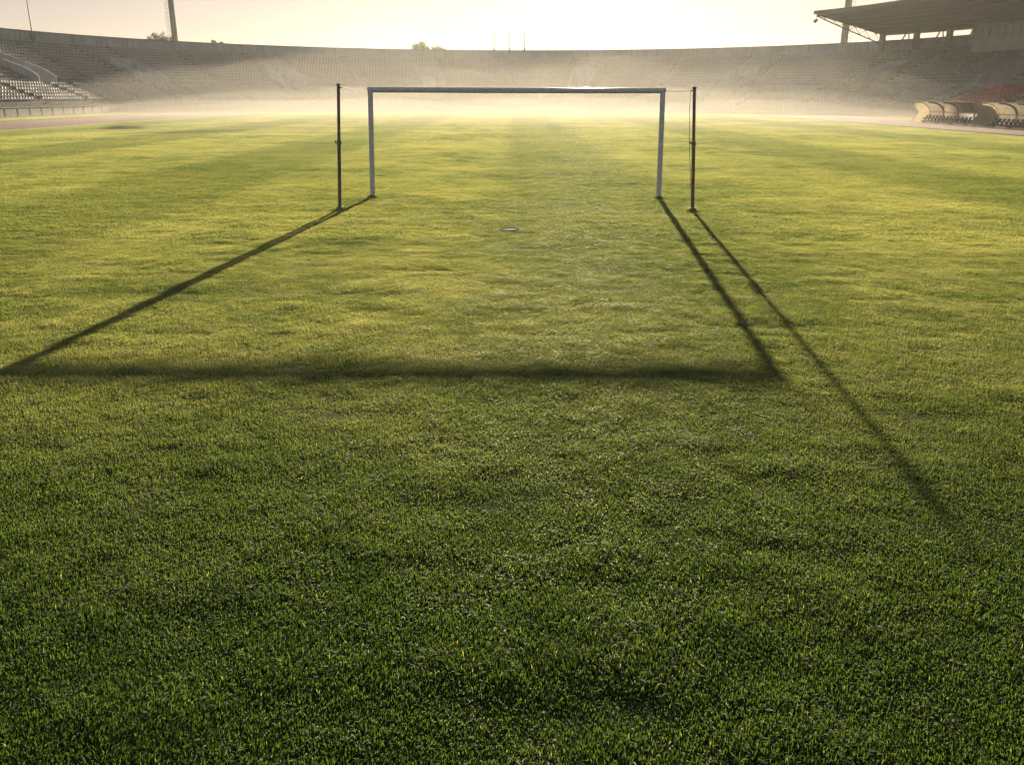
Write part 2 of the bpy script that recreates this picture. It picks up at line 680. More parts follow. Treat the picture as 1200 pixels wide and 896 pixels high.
# ------------------------------------------------------------------ seats
def seat_mesh(name, mat):
    """moulded bucket seat: pan and back in one curved shell on a short pedestal; faces -Y, width along X"""
    w = 0.215
    prof = [(-0.20, 0.225, 0.86), (-0.17, 0.25, 1.0), (0.0, 0.235, 1.0), (0.12, 0.25, 1.0), (0.18, 0.31, 1.0), (0.205, 0.42, 0.97), (0.225, 0.50, 0.80)]
    b = MB()
    vs_, fs = [], []
    cols = [(-1, 0.035), (-0.55, 0.0), (0.55, 0.0), (1, 0.035)]
    for off in (0.0, -0.022):
        for (y, z, k) in prof:
            back = z > 0.30
            for cx, lift in cols:
                vs_.append((cx * w * k, y - (lift if back else 0) - (off if back else 0), z + (0 if back else lift) + (0 if back else off)))
    nc = len(cols)
    n = len(prof) * nc
    for i in range(len(prof) - 1):
        for k in range(nc - 1):
            a = i * nc + k
            fs.append((a, a + 1, a + 1 + nc, a + nc))
            fs.append((n + a, n + a + nc, n + a + 1 + nc, n + a + 1))
    for i in range(len(prof) - 1):
        for k in (0, nc - 1):
            a = i * nc + k
            fs.append((a, a + nc, n + a + nc, n + a))
    for i in (0, len(prof) - 1):
        for k in range(nc - 1):
            a = i * nc + k
            fs.append((a, a + 1, n + a + 1, n + a))
    b.add(vs_, fs)
    b.box((0, 0.02, 0.11), (0.10, 0.16, 0.22))
    me = bpy.data.meshes.new(name)
    me.from_pydata(b.v, [], b.f)
    me.materials.append(mat)
    fix_normals(me)
    me.shade_smooth()
    me.set_sharp_from_angle(angle=R_(50))
    return me


def cam_px(x, y, z):
    cp_, sp = math.cos(PITCH), math.sin(PITCH)
    d = y * cp_ - (z - CAM_H) * sp
    v = y * sp + (z - CAM_H) * cp_
    return 600 + F * x / max(d, 0.01), 448 - F * v / max(d, 0.01), d


seats = []
PITCH_S = 0.60
for tier, nrow, rowf in ((0, LOW_N, row_lower), (1, UP_N, row_upper)):
    for i in range(nrow):
        r, z = rowf(i)
        if tier == 0:
            r, z = r + LOW_RUN - 0.30, z + LOW_RISE
            if i == LOW_N - 1: continue          # the top step of the lower tier is the cross aisle
        else:
            r = r + UP_RUN - 0.32
        if tier == 0:
            pass
        u = U0 + 1
        while u < U1 - 1:
            u += du(u, r, PITCH_S)
            w = du(u, r, 0.92)
            if any(abs(u - a) < w for a, _ in AISLES): continue
            if tier == 0 and GATE[0] - 1.2 < u < GATE[1] + 1.2: continue
            if tier == 1 and i < VOM_N + 1 and any(c0 - 0.4 < u < c1 + 0.4 for c0, c1 in vom_cut): continue
            red = tier == 0 and -18.4 < u < -7.2
            x, y = P(u, r)
            if y < 62: continue
            if u < 0 and tier == 1 and -19 < u and i > 20: continue
            seats.append((x, y, z, u, tier, i, red))

ROWN = ['front', 'second', 'third', 'fourth', 'fifth', 'sixth', 'seventh']
ordered = []
for k, s in enumerate(seats):
    px, py, d = cam_px(s[0], s[1], s[2] + 0.5)
    if 4 < px < 1196 and (px < 600 or d > 0):
        hidden = px > 600 and s[4] == 0 and py > 119 and px > 1072
        if not hidden:
            ordered.append((d, k))
ordered.sort()
single = {k for _, k in ordered[:292]}
me_w = seat_mesh('stadium_chair', M_SEAT)
me_r = seat_mesh('stadium_seat_red', M_SEAT_RED)


def rot_for(u):
    n = NRM(u)
    return math.atan2(n.y, n.x) - math.pi / 2


protos = {}
for k in sorted(single):
    x, y, z, u, tier, i, red = seats[k]
    o = protos.get(red)
    if o is None:
        o = bpy.data.objects.new('stadium_chair', me_r if red else me_w)
        protos[red] = o
    else:
        o = o.copy()
    COL.objects.link(o)
    o.location = (x, y, z)
    o.rotation_euler = (0, 0, rot_for(u) + random.uniform(-0.03, 0.03))
    side = 'left' if x < 0 else 'right'
    if tier == 0:
        where = 'lower %s tier, %s row above the %s' % (side, ROWN[i], 'fence' if x < 0 else 'team shelters')
    else:
        where = 'upper %s tier, %s row above the cross aisle' % (side, (ROWN + ['eighth', 'ninth', 'tenth', 'eleventh', 'twelfth'])[i])
    colr = 'red' if red else 'white'
    tag(o, '%s plastic seat in the %s' % (colr, where), 'seat', '%s seats of the %s' % (colr, where))


def merged(name, mesh, items, mat, label):
    nv = len(mesh.vertices)
    co = np.empty(nv * 3, np.float32)
    mesh.vertices.foreach_get('co', co)
    co = co.reshape(-1, 3)
    faces = [list(p.vertices) for p in mesh.polygons]
    V = []
    Fc = []
    for q, (x, y, z, u) in enumerate(items):
        a = rot_for(u) + random.uniform(-0.03, 0.03)
        c, s = math.cos(a), math.sin(a)
        t = np.empty_like(co)
        t[:, 0] = co[:, 0] * c - co[:, 1] * s + x
        t[:, 1] = co[:, 0] * s + co[:, 1] * c + y
        t[:, 2] = co[:, 2] + z
        V.append(t)
        b = q * nv
        Fc += [[i + b for i in f] for f in faces]
    me = bpy.data.meshes.new(name)
    me.from_pydata(np.concatenate(V).tolist(), [], Fc)
    me.materials.append(mat)
    me.shade_smooth()
    me.set_sharp_from_angle(angle=R_(50))
    o = bpy.data.objects.new(name, me)
    COL.objects.link(o)
    return tag(o, label, 'seats', None, 'stuff')


merged('stadium_seats', me_w, [s[:4] for k, s in enumerate(seats) if k not in single and not s[6]], M_SEAT,
       'long rows of small white plastic seats round the far curve of the stand')
rest_red = [s[:4] for k, s in enumerate(seats) if k not in single and s[6]]
if rest_red:
    merged('red_stadium_seats', me_r, rest_red, M_SEAT_RED, 'block of red plastic seats low in the right stand behind the shelters')

# ------------------------------------------------------------------ fence in front of the left stand
fence = thing('perimeter_fence', (*P(185, 50.8), 0), 'low pale panel fence with dark posts along the foot of the left stand', 'fence')
FA, FB, FST = 96.0, 222.0, 2.4
u = FB
fus = []
while u > FA:
    fus.append(u)
    u -= du(u, 50.8, FST)
rl = MB()
sweep(rl, rect(50.72, 50.88, 0.96, 1.03), fus[-1], fus[0])
rl.build('top_rail', M_FPOST, fence)
bd = MB()
for a, b in zip(fus[1:], fus[:-1]):
    e = du(a, 50.8, 0.06)
    sweep(bd, rect(50.78, 50.82, 0.10, 0.955), a + e, b - e)
bd.build('board_panel', M_FENCE, fence)
for u in fus[:100]:
    p = MB()
    x, y = P(u, 50.8)
    p.box((x, y, 0.475), (0.09, 0.09, 1.0), Matrix((TAN(u), NRM(u), Vector((0, 0, 1)))).transposed())
    p.build('post', M_FPOST, fence)

# ------------------------------------------------------------------ roof over the right stand
canopy = thing('stand_canopy', (*P(14, 74), Z_TOP), 'dark cantilever roof sheltering the right stand, on short grey columns', 'canopy')
RF, RB = 57.0, 75.2
ZF, ZB = 14.75, 12.15
UE = 31.2
ra = MB()
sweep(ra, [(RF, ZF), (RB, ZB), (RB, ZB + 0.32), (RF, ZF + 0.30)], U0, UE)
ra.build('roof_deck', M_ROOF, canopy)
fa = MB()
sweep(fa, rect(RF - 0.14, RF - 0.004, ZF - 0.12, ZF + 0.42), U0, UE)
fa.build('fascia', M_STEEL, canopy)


def rz(r, below=0.0):
    return ZF + (ZB - ZF) * (r - RF) / (RB - RF) - below


def P3(u, r, z):
    x, y = P(u, r)
    return Vector((x, y, z))


pur = MB()
for r in np.linspace(59, 73, 7):
    sweep(pur, [(r - 0.06, rz(r) - 0.16), (r + 0.06, rz(r) - 0.16), (r + 0.06, rz(r) - 0.004), (r - 0.06, rz(r) - 0.004)], U0, UE - 0.2)
pur.build('purlin', M_STEEL, canopy)


def truss(u):
    t = MB()
    n = 13
    top = [P3(u, r, rz(r, 0.10)) for r in np.linspace(RF + 0.4, R_TOP - 0.4, n)]
    bot = [P3(u, r, rz(r, 0.10) - 0.18 - 1.25 * (k / (n - 1)) ** 0.9) for k, r in enumerate(np.linspace(RF + 0.4, R_TOP - 0.4, n))]
    t.bar(top[0], top[-1], 0.14)
    for k in range(n - 1):
        t.bar(bot[k], bot[k + 1], 0.15)
        t.bar(top[k], bot[k + 1], 0.07) if k % 2 else t.bar(bot[k], top[k + 1], 0.07)
        if k: t.bar(top[k], bot[k], 0.05)
    t.bar(top[-1], bot[-1], 0.14)
    return t


CU = [30.6, 25.4, 20.4, 15.4, 10.0, 4.6, -1.0, -7.0, -13.0, -19.0, -25.0, -31.0]
truss(UE - 0.25).build('truss', M_STEEL, canopy)
for u in CU:
    c = MB()
    Mx = Matrix((TAN(u), NRM(u), Vector((0, 0, 1)))).transposed()
    r = R_TOP - 0.35
    zt = rz(r) - 0.02
    c.box((*P(u, r), (zt + Z_TOP - 0.35) / 2), (0.85, 0.55, zt - Z_TOP + 0.35), Mx)
    c.build('column', M_RCOL, canopy)
for k in range(3):
    br = MB()
    ua, ub = CU[k], CU[k + 1]
    um = (ua + ub) / 2
    br.bar(P3(um + 0.9, R_TOP + 1.0, 10.2), P3(um - 0.5, R_TOP + 0.4, rz(R_TOP) + 0.05), 0.16)
    br.bar(P3(um - 0.8, R_TOP + 1.0, 10.2), P3(um - 0.8, R_TOP + 0.4, rz(R_TOP) + 0.05), 0.13)
    br.build('brace', M_STEEL, canopy)

fl = thing('floodlight', P3(UE - 0.3, RF + 0.35, rz(RF, 0.6)), 'small black lamp hanging under the tip of the right roof', 'lamp')
b = MB()
q = P3(UE - 0.3, RF + 0.35, 0)
z0 = rz(RF + 0.35)
b.tube([(q.x, q.y, z0 - 0.02), (q.x, q.y, z0 - 0.85)], 0.04, 8)
b.build('bracket', M_STEEL, fl)
b = MB()
b.tube([(q.x + 0.18, q.y - 0.05, z0 - 0.80), (q.x, q.y, z0 - 0.92), (q.x - 0.28, q.y + 0.05, z0 - 1.15), (q.x - 0.30, q.y + 0.05, z0 - 1.17)], [0.16, 0.22, 0.30, 0.26], 12)
b.build('lamp_housing', M_DARK, fl, smooth=True)

# ------------------------------------------------------------------ press box
press = thing('press_box', P3(6, 72, 8.4), 'long press box with dark windows over pale panels under the roof', 'press box')
PA, PB_ = -13.0, 14.6
b = MB()
sweep(b, rect(71.0, R_TOP - 0.7, 8.45, 10.45), PA, PB_)
b.build('panel_wall', M_PANEL, press)
b = MB()
sweep(b, rect(70.95, R_TOP - 0.7, 12.0, 12.35), PA, PB_)
b.build('header', M_RCOL, press)
k = PB_
n = 0
while k > PA + 0.2:
    step = du(k, 71, 1.55)
    wf = MB()
    sweep(wf, rect(71.0, 71.14, 10.455, 11.995), k - 0.10, k - 0.003)
    sweep(wf, rect(71.0, 71.14, 10.455, 10.54), k - step, k - 0.105)
    w_ = wf.build('window', M_STEEL, press)
    gl = MB()
    sweep(gl, rect(71.05, 71.08, 10.545, 11.99), k - step + 0.01, k - 0.105)
    gl.build('pane', M_GLASS, w_)
    k -= step
b = MB()
sweep(b, rect(71.0, R_TOP - 0.75, 10.455, 11.995), PB_ + 0.003, PB_ + 0.22)
b.build('end_wall', M_PANEL, press)

# ------------------------------------------------------------------ team shelters on the right
def shelter(y_far, length, label, ns):
    X0 = 38.4
    t = thing('team_shelter', (X0, y_far - length / 2, 0.02), label, 'dugout', 'curved team shelters beside the track')
    # profile across X: back at x=+0.9, open to -X
    prof = [(0.75, 0.0), (0.86, 0.5), (0.82, 1.0), (0.60, 1.45), (0.20, 1.72), (-0.30, 1.84), (-0.75, 1.86)]
    b = MB()
    vs_, fs = [], []
    for y in (y_far, y_far - length):
        for x, z in prof:
            vs_.append((X0 + x, y, z + 0.05))
    n_ = len(prof)
    for k in range(n_ - 1):
        fs.append((k, k + 1, k + 1 + n_, k + n_))
    b.add(vs_, fs)
    o = b.build('shell', M_SHELL, t, smooth=True)
    so = o.modifiers.new('thick', 'SOLIDIFY')
    so.thickness = 0.02
    for y in (y_far - 0.02, y_far - length + 0.02):
        e = MB()
        pts = [(X0 + x * 0.97, y, z * 0.985 + 0.05) for x, z in prof] + [(X0 - 0.78, y, 1.5), (X0 - 0.35, y, 0.95), (X0 - 0.62, y, 0.45), (X0 - 0.80, y, 0.05)]
        m = len(pts)
        e.add(pts + [(p[0], p[1] - 0.02, p[2]) for p in pts], [tuple(range(m)), tuple(range(2 * m - 1, m - 1, -1))] + [(k, (k + 1) % m, m + (k + 1) % m, m + k) for k in range(m)])
        e.build('end_panel', M_SHELL, t)
    nr = 5
    for k in range(nr):
        y = y_far - length * k / (nr - 1)
        r = MB()
        r.tube([(X0 + x * 0.965, y, z * 0.98 + 0.04) for x, z in prof], 0.05 if k in (0, nr - 1) else 0.09, 8)
        if k in (0, nr - 1):
            r.tube([(X0 - 0.74, y, 1.86), (X0 - 0.36, y, 0.95), (X0 - 0.82, y, 0.03)], 0.03, 8)
        r.build('rib', M_PALE, t, smooth=True)
    r = MB()
    for x, z in ((prof[-1][0], prof[-1][1] + 0.05), (prof[2][0] - 0.02, prof[2][1])):
        r.tube([(X0 + x, y_far, z), (X0 + x, y_far - length, z)], 0.035, 8)
    r.build('rail', M_PALE, t, smooth=True)
    b = MB()
    b.box((X0 + 0.25, y_far - length / 2, 0.20), (0.5, length - 0.3, 0.08))
    for k in range(5):
        b.box((X0 + 0.25, y_far - 0.4 - (length - 0.8) * k / 4, 0.09), (0.4, 0.08, 0.18))
    b.build('bench_base', M_STEEL, t)
    for k in range(ns):
        y = y_far - 0.5 - (length - 1.0) * k / (ns - 1)
        o = bpy.data.objects.new('seat', me_b)
        COL.objects.link(o)
        o.parent = t
        o.location = Vector((X0 + 0.22, y, 0.22)) - t.location
        o.rotation_euler = (0, 0, -math.pi / 2)
    return t


me_b = seat_mesh('shelter_seat', M_SEAT_BLUE)
shelter(84.2, 11.0, 'sunlit cream shelter with curved clear shell over a row of blue seats', 16)
shelter(72.2, 10.5, 'shaded curved shelter at the right edge of the photo, nearer the camera', 16)

# ------------------------------------------------------------------ goal and poles
GOAL_Y = 20.84
goal = thing('football_goal', (0.08, GOAL_Y, 0), 'white metal football goal frame without net on dewy turf', 'goal')
PL0, PL1, PR0, PR1 = -3.36, -3.295, 3.51, 3.465
ZB_ = 2.445
for x0, x1 in ((PL0, PL1), (PR0, PR1)):
    p = MB()
    p.tube([(x0, GOAL_Y, -0.05), (x0 + (x1 - x0) * 0.5, GOAL_Y, 1.25), (x1, GOAL_Y, ZB_ + 0.058)], 0.06, 20)
    o = p.build('post', M_GOAL, goal, smooth=True)
    s = MB()
    s.tube([(x0, GOAL_Y, -0.02), (x0, GOAL_Y, 0.05), (x0, GOAL_Y, 0.055)], [0.085, 0.085, 0.066], 20)
    s.build('ground_sleeve', M_CORD, o, smooth=True)
p = MB()
p.tube([(PL1 - 0.06, GOAL_Y, ZB_), (0, GOAL_Y, ZB_ - 0.006), (PR1 + 0.06, GOAL_Y, ZB_)], 0.0605, 20)
bar = p.build('crossbar', M_GOAL, goal, smooth=True)

PY = 18.4


def net_pole(x0, x1, ztop, corner, label, cord_side):
    t = thing('net_pole', (x0, PY, 0), label, 'pole', None)
    at = lambda z: Vector((x0 + (x1 - x0) * z / ztop, PY, z))
    p = MB()
    p.tube([at(-0.05), at(1.38)], 0.038, 14)
    p.tube([at(1.36), at(ztop)], 0.033, 14)
    p.build('shaft', M_POLE, t, smooth=True)
    c = MB()
    c.tube([at(1.33), at(1.345), at(1.43), at(1.445)], [0.039, 0.045, 0.045, 0.038], 14)
    q = at(1.39)
    c.tube([q + Vector((-0.07, 0, 0.01)), q + Vector((0.058, 0, -0.01))], 0.013, 8)
    c.box(q + Vector((-0.07, -0.01, 0.02)), (0.035, 0.03, 0.05))
    c.build('clamp', M_POLE, t, smooth=True)
    c = MB()
    c.tube([at(ztop - 0.03), at(ztop + 0.008), at(ztop + 0.012)], [0.041, 0.041, 0.03], 14)
    q = at(ztop - 0.06)
    s = 1 if corner[0] > x1 else -1
    c.tube([q, q + Vector((s * 0.075, 0, -0.01))], 0.012, 8)
    c.build('cap', M_POLE, t, smooth=True)
    a = q + Vector((s * 0.075, 0, -0.01))
    b_ = Vector(corner)
    pts = [a.lerp(b_, k / 10) - Vector((0, 0, 0.015 * math.sin(math.pi * k / 10))) for k in range(11)]
    if cord_side:
        pts = [at(0.5) + Vector((s * 0.05, 0, 0)), at(1.4) + Vector((s * 0.088, 0, 0)), a + Vector((0, 0, -0.3))] + pts
    c = MB()
    c.tube(pts, 0.006, 6)
    c.build('cord', M_CORD, t)
    s_ = MB()
    s_.tube([at(-0.03), at(0.07), at(0.075)], [0.07, 0.07, 0.05], 14)
    s_.build('socket', M_CORD, t, smooth=True)


net_pole(-3.68, -3.555, 2.54, (PL1 - 0.03, GOAL_Y - 0.055, ZB_ + 0.0), 'dark slender pole left of the goal with a thin cord to its corner', False)
net_pole(3.835, 3.70, 2.50, (PR1 + 0.03, GOAL_Y - 0.055, ZB_ + 0.0), 'dark slender pole right of the goal with a cord hanging down it', True)

# sprinkler cover in the turf
cv = thing('turf_cover', (-0.05, 15.6, 0.0), 'small dark round cover with pale rim in the turf before the goal', 'cover')
b = MB()
nseg = 28
prof = [(0.175, 0.0), (0.185, 0.024), (0.165, 0.032), (0.15, 0.024), (0.15, 0.0)]
vs_, fs = [], []
for k in range(nseg):
    a = 2 * math.pi * k / nseg
    for r, z in prof:
        vs_.append((-0.05 + r * math.cos(a), 15.6 + r * math.sin(a), z))
for k in range(nseg):
    for j in range(len(prof)):
        j2 = (j + 1) % len(prof)
        p0, p1 = k * len(prof), ((k + 1) % nseg) * len(prof)
        fs.append((p0 + j, p0 + j2, p1 + j2, p1 + j))
b.add(vs_, fs)
b.build('rim', M_DARK, cv, smooth=True)
b = MB()
b.tube([(-0.05, 15.6, 0.005), (-0.05, 15.6, 0.020), (-0.05, 15.6, 0.027)], [0.14, 0.14, 0.06], 24)
b.build('lid', M_DARK, cv, smooth=True)

# ------------------------------------------------------------------ masts, flagpoles
def mast(x, y, r0, r1, h, side, label):
    t = thing('floodlight_mast', (x, y, 0), label, 'mast', 'concrete floodlight masts behind the bowl')
    p = MB()
    p.tube([(x, y, -0.3), (x, y, h)], [r0, r1], 16)
    p.build('shaft', M_MAST, t, smooth=True)
    # ladder on one flank
    l = MB()
    d = Vector((-y, x, 0)).normalized() * -side
    o0 = Vector((x, y, 0)) + d * (r0 + 0.28)
    o1 = Vector((x, y, h)) + d * (r1 + 0.28)
    e = Vector((x, y, 0)).normalized() * 0.0 + d * 0.32
    for q in (Vector((0, 0, 0)), e):
        l.bar(o0 + q, o1 + q, 0.05)
    k = 2.0
    while k < h - 1:
        c = o0.lerp(o1, k / h)
        l.bar(c - d * 0.3, c + e, 0.05)
        k += 0.75
    l.build('ladder', M_MAST, t)


mast(-61.7, 167.5, 0.56, 0.46, 33, -1, 'tall grey floodlight mast with ladder beyond the left curve of the bowl')
mast(60.4, 167.5, 0.66, 0.56, 33, 1, 'tall grey floodlight mast rising behind the tip of the right roof')

for u, zt, lab in ((92.3, 15.1, 'left of the three thin flagpoles on the far rim'), (89.85, 15.4, 'tallest and middle of the three thin flagpoles on the far rim'), (87.4, 15.0, 'right of the three thin flagpoles on the far rim')):
    x, y = P(u, R_TOP + 0.6)
    t = thing('flagpole', (x, y, Z_RIM), lab, 'flagpole', 'thin flagpoles on the far rim')
    p = MB()
    p.tube([(x, y, Z_RIM - 0.6), (x, y, zt)], [0.085, 0.06], 8)
    p.build('shaft', M_MAST, t, smooth=True)
    p = MB()
    p.tube([(x, y, Z_RIM), (x, y, Z_RIM + 0.6)], [0.2, 0.15], 8)
    p.build('base', M_MAST, t, smooth=True)

x, y = P(164.3, R_TOP - 0.25)
t = thing('aerial_mast', (x, y, Z_TOP), 'thin upright aerial mast on the left rim, above the white seats', 'mast')
p = MB()
p.tube([(x, y, Z_TOP - 0.4), (x, y, 17)], [0.09, 0.06], 8)
p.build('shaft', M_POLE, t, smooth=True)
p = MB()
p.box((x, y, Z_TOP + 0.35), (0.4, 0.4, 1.3))
p.build('base', M_STEEL, t, bevel=0.03)

# ------------------------------------------------------------------ trees beyond
def tree(x, y, h, rx, lab, seed, bare=0.0):
    rnd = np.random.default_rng(seed)
    t = thing('tree', (x, y, 0), lab, 'tree', 'trees beyond the stand')
    tb = MB()
    tb.tube([(x, y, -0.2), (x + 0.1, y, h * 0.3), (x, y + 0.1, h * 0.6)], [0.35, 0.26, 0.14], 8)
    tips = []
    for k in range(9):
        a = rnd.uniform(0, 6.28)
        z0 = h * rnd.uniform(0.3, 0.58)
        tip = (x + math.cos(a) * rx * rnd.uniform(0.4, 0.85), y + math.sin(a) * rx * rnd.uniform(0.4, 0.85), h * rnd.uniform(0.6, 0.93))
        tips.append(tip)
        tb.tube([(x, y, z0), tuple((Vector((x, y, z0)) + Vector(tip)) / 2 + Vector((0, 0, 0.3))), tip], [0.13, 0.08, 0.03], 6)
    tb.build('trunk', M_BARK, t, smooth=True)
    nc = 80
    cl = []
    for k in range(nc):
        while True:
            p = rnd.uniform(-1, 1, 3)
            if np.dot(p, p) < 1: break
        cl.append((x + p[0] * rx, y + p[1] * rx, h * 0.74 + p[2] * h * 0.25, rnd.uniform(0.09, 0.2) * rx * 1.5))
    cl += [(*tp, 0.22 * rx) for tp in tips]
    V, Fc = [], []
    per = int(90 * (1 - bare))
    for cx, cy_, cz, r in cl:
        for k in range(per):
            d = rnd.normal(0, 0.5, 3) * r
            c = np.array((cx, cy_, cz)) + d
            a, b = rnd.normal(0, 1, 3), rnd.normal(0, 1, 3)
            a /= np.linalg.norm(a)
            b -= a * a.dot(b)
            b /= np.linalg.norm(b)
            s = rnd.uniform(0.14, 0.30)
            n_ = len(V)
            V += [tuple(c + a * s), tuple(c + b * s * 0.55), tuple(c - a * s), tuple(c - b * s * 0.55)]
            Fc.append((n_, n_ + 1, n_ + 2, n_ + 3))
    me = bpy.data.meshes.new('crown')
    me.from_pydata(V, [], Fc)
    me.materials.append(M_LEAF)
    o = bpy.data.objects.new('crown', me)
    COL.objects.link(o)
    o.parent = t
    o.matrix_parent_inverse = Matrix.Translation(-t.location)


def ground_x(px, Y, z):
    cp_, sp = math.cos(PITCH), math.sin(PITCH)
    return (px - 600) / F * (Y * cp_ - (z - CAM_H) * sp)


def z_at(py, Y):
    return CAM_H + Y * math.tan(math.atan((448 - py) / F) - PITCH)


Y = 250
tree(ground_x(492, Y, 15), Y, z_at(50.5, Y) , 2.9, 'round leafy tree showing over the far rim left of centre', 11)
tree(ground_x(512, Y + 4, 14), Y + 4, z_at(54, Y + 4), 2.7, 'lower bushy tree just right of the round one over the far rim', 12)
Y = 235
tree(ground_x(184, Y, 15), Y, z_at(40.5, Y), 3.6, 'wide pale tree over the rim left of the floodlight mast', 13, 0.3)
tree(ground_x(198, Y + 6, 15), Y + 6, z_at(43.5, Y + 6), 2.6, 'low pale tree touching the foot of the left floodlight mast', 14, 0.3)
tree(ground_x(248, Y, 15), Y, z_at(46.5, Y), 1.5, 'small twiggy treetop over the rim right of the left mast', 15, 0.5)
tree(ground_x(258, Y + 5, 15), Y + 5, z_at(49.0, Y + 5), 1.2, 'smallest treetop over the rim, right of the left mast', 16, 0.5)

# ------------------------------------------------------------------ grass
def smooth_noise(n, cells, rnd):
    g_ = rnd.random((cells, cells))
    t = np.linspace(0, cells, n, endpoint=False)
    i = t.astype(int)
    f = t - i
    f = f * f * (3 - 2 * f)
    i2 = (i + 1) % cells
    a = g_[np.ix_(i, i)] * (1 - f)[:, None] + g_[np.ix_(i2, i)] * f[:, None]
    b = g_[np.ix_(i, i2)] * (1 - f)[:, None] + g_[np.ix_(i2, i2)] * f[:, None]
    return a * (1 - f)[None, :] + b * f[None, :]


def tile_mesh(name, size, dens, width, height, seed, relief):
    rnd = np.random.default_rng(seed)
    n = int(dens * size * size)
    G = 128
    px, py = rnd.random(n), rnd.random(n)
    ix, iy = (px * G).astype(int), (py * G).astype(int)
    edge = np.clip(np.minimum(np.minimum(px, 1 - px), np.minimum(py, 1 - py)) / 0.12, 0, 1)
    px, py = px + rnd.normal(0, 0.025, n), py + rnd.normal(0, 0.025, n)
    c1 = smooth_noise(G, max(3, int(size / 0.26)), rnd)
    c2 = smooth_noise(G, max(4, int(size / 0.055)), rnd)
    c3 = smooth_noise(G, max(4, int(size / 0.12)), rnd)
    lx = smooth_noise(G, max(4, int(size / 0.14)), rnd) - 0.5
    ly = smooth_noise(G, max(4, int(size / 0.14)), rnd) - 0.5
    clump = 0.45 * c1[ix, iy] + 0.55 * c2[ix, iy]
    h = height * (0.34 + 1.45 * np.clip(clump, 0, 1) ** 1.4) * rnd.uniform(0.65, 1.25, n)
    z0 = relief * edge * (0.5 * c1[ix, iy] + 0.5 * c3[ix, iy] - 0.45)
    ang = rnd.uniform(0, 2 * math.pi, n)
    lean = np.where(rnd.random(n) < 0.28, rnd.uniform(0.05, 0.4, n), rnd.uniform(0.5, 1.5, n))
    dx = np.cos(ang) * lean + lx[ix, iy] * 1.1
    dy = np.sin(ang) * lean + ly[ix, iy] * 1.1 + 0.32
    x, y = (px - 0.5) * size, (py - 0.5) * size
    fa_ = rnd.uniform(0, 2 * math.pi, n)          # blade facing
    wx, wy = np.cos(fa_) * width / 2, np.sin(fa_) * width / 2
    wv = rnd.uniform(0.7, 1.3, n)
    wx, wy = wx * wv, wy * wv
    V = np.empty((n, 5, 3), np.float32)
    V[:, 0] = np.stack([x - wx, y - wy, z0 - 0.012], 1)
    V[:, 1] = np.stack([x + wx, y + wy, z0 - 0.012], 1)
    mx_, my_ = x + dx * h * 0.28, y + dy * h * 0.28
    V[:, 2] = np.stack([mx_ + wx * 0.85, my_ + wy * 0.85, z0 + h * 0.62], 1)
    V[:, 3] = np.stack([mx_ - wx * 0.85, my_ - wy * 0.85, z0 + h * 0.62], 1)
    V[:, 4] = np.stack([x + dx * h, y + dy * h, z0 + h * (1.05 - 0.38 * np.minimum(np.hypot(dx, dy), 1.3))], 1)
    V = V.reshape(-1, 3)
    base = np.arange(n) * 5
    loops = np.empty((n, 7), np.int32)
    loops[:, 0:4] = base[:, None] + np.array([0, 1, 2, 3])
    loops[:, 4:7] = base[:, None] + np.array([3, 2, 4])
    me = bpy.data.meshes.new(name)
    me.vertices.add(n * 5)
    me.vertices.foreach_set('co', V.ravel())
    me.loops.add(n * 7)
    me.loops.foreach_set('vertex_index', loops.ravel())
    me.polygons.add(n * 2)
    st = np.empty((n, 2), np.int32)
    st[:, 0] = np.arange(n) * 7
    st[:, 1] = st[:, 0] + 4
    me.polygons.foreach_set('loop_start', st.ravel())
    me.update(calc_edges=True)
    me.validate()
    me.shade_smooth()
    at = me.attributes.new('tint', 'FLOAT', 'POINT')
    dry = np.where(rnd.random(n) < 0.035, rnd.uniform(0.3, 0.8, n), rnd.uniform(0, 0.08, n))
    at.data.foreach_set('value', np.repeat(dry, 5).astype(np.float32))
    me.materials.append(M_BLADE)
    return bpy.data.objects.new(name, me)


def turf_here(x, y):
    r = math.hypot(x - XC, max(0.0, y - YB)) if y > YB else abs(x - XC)
    return r < TR_IN - 0.1, (TR_OUT + 0.3 < r < 50.3)


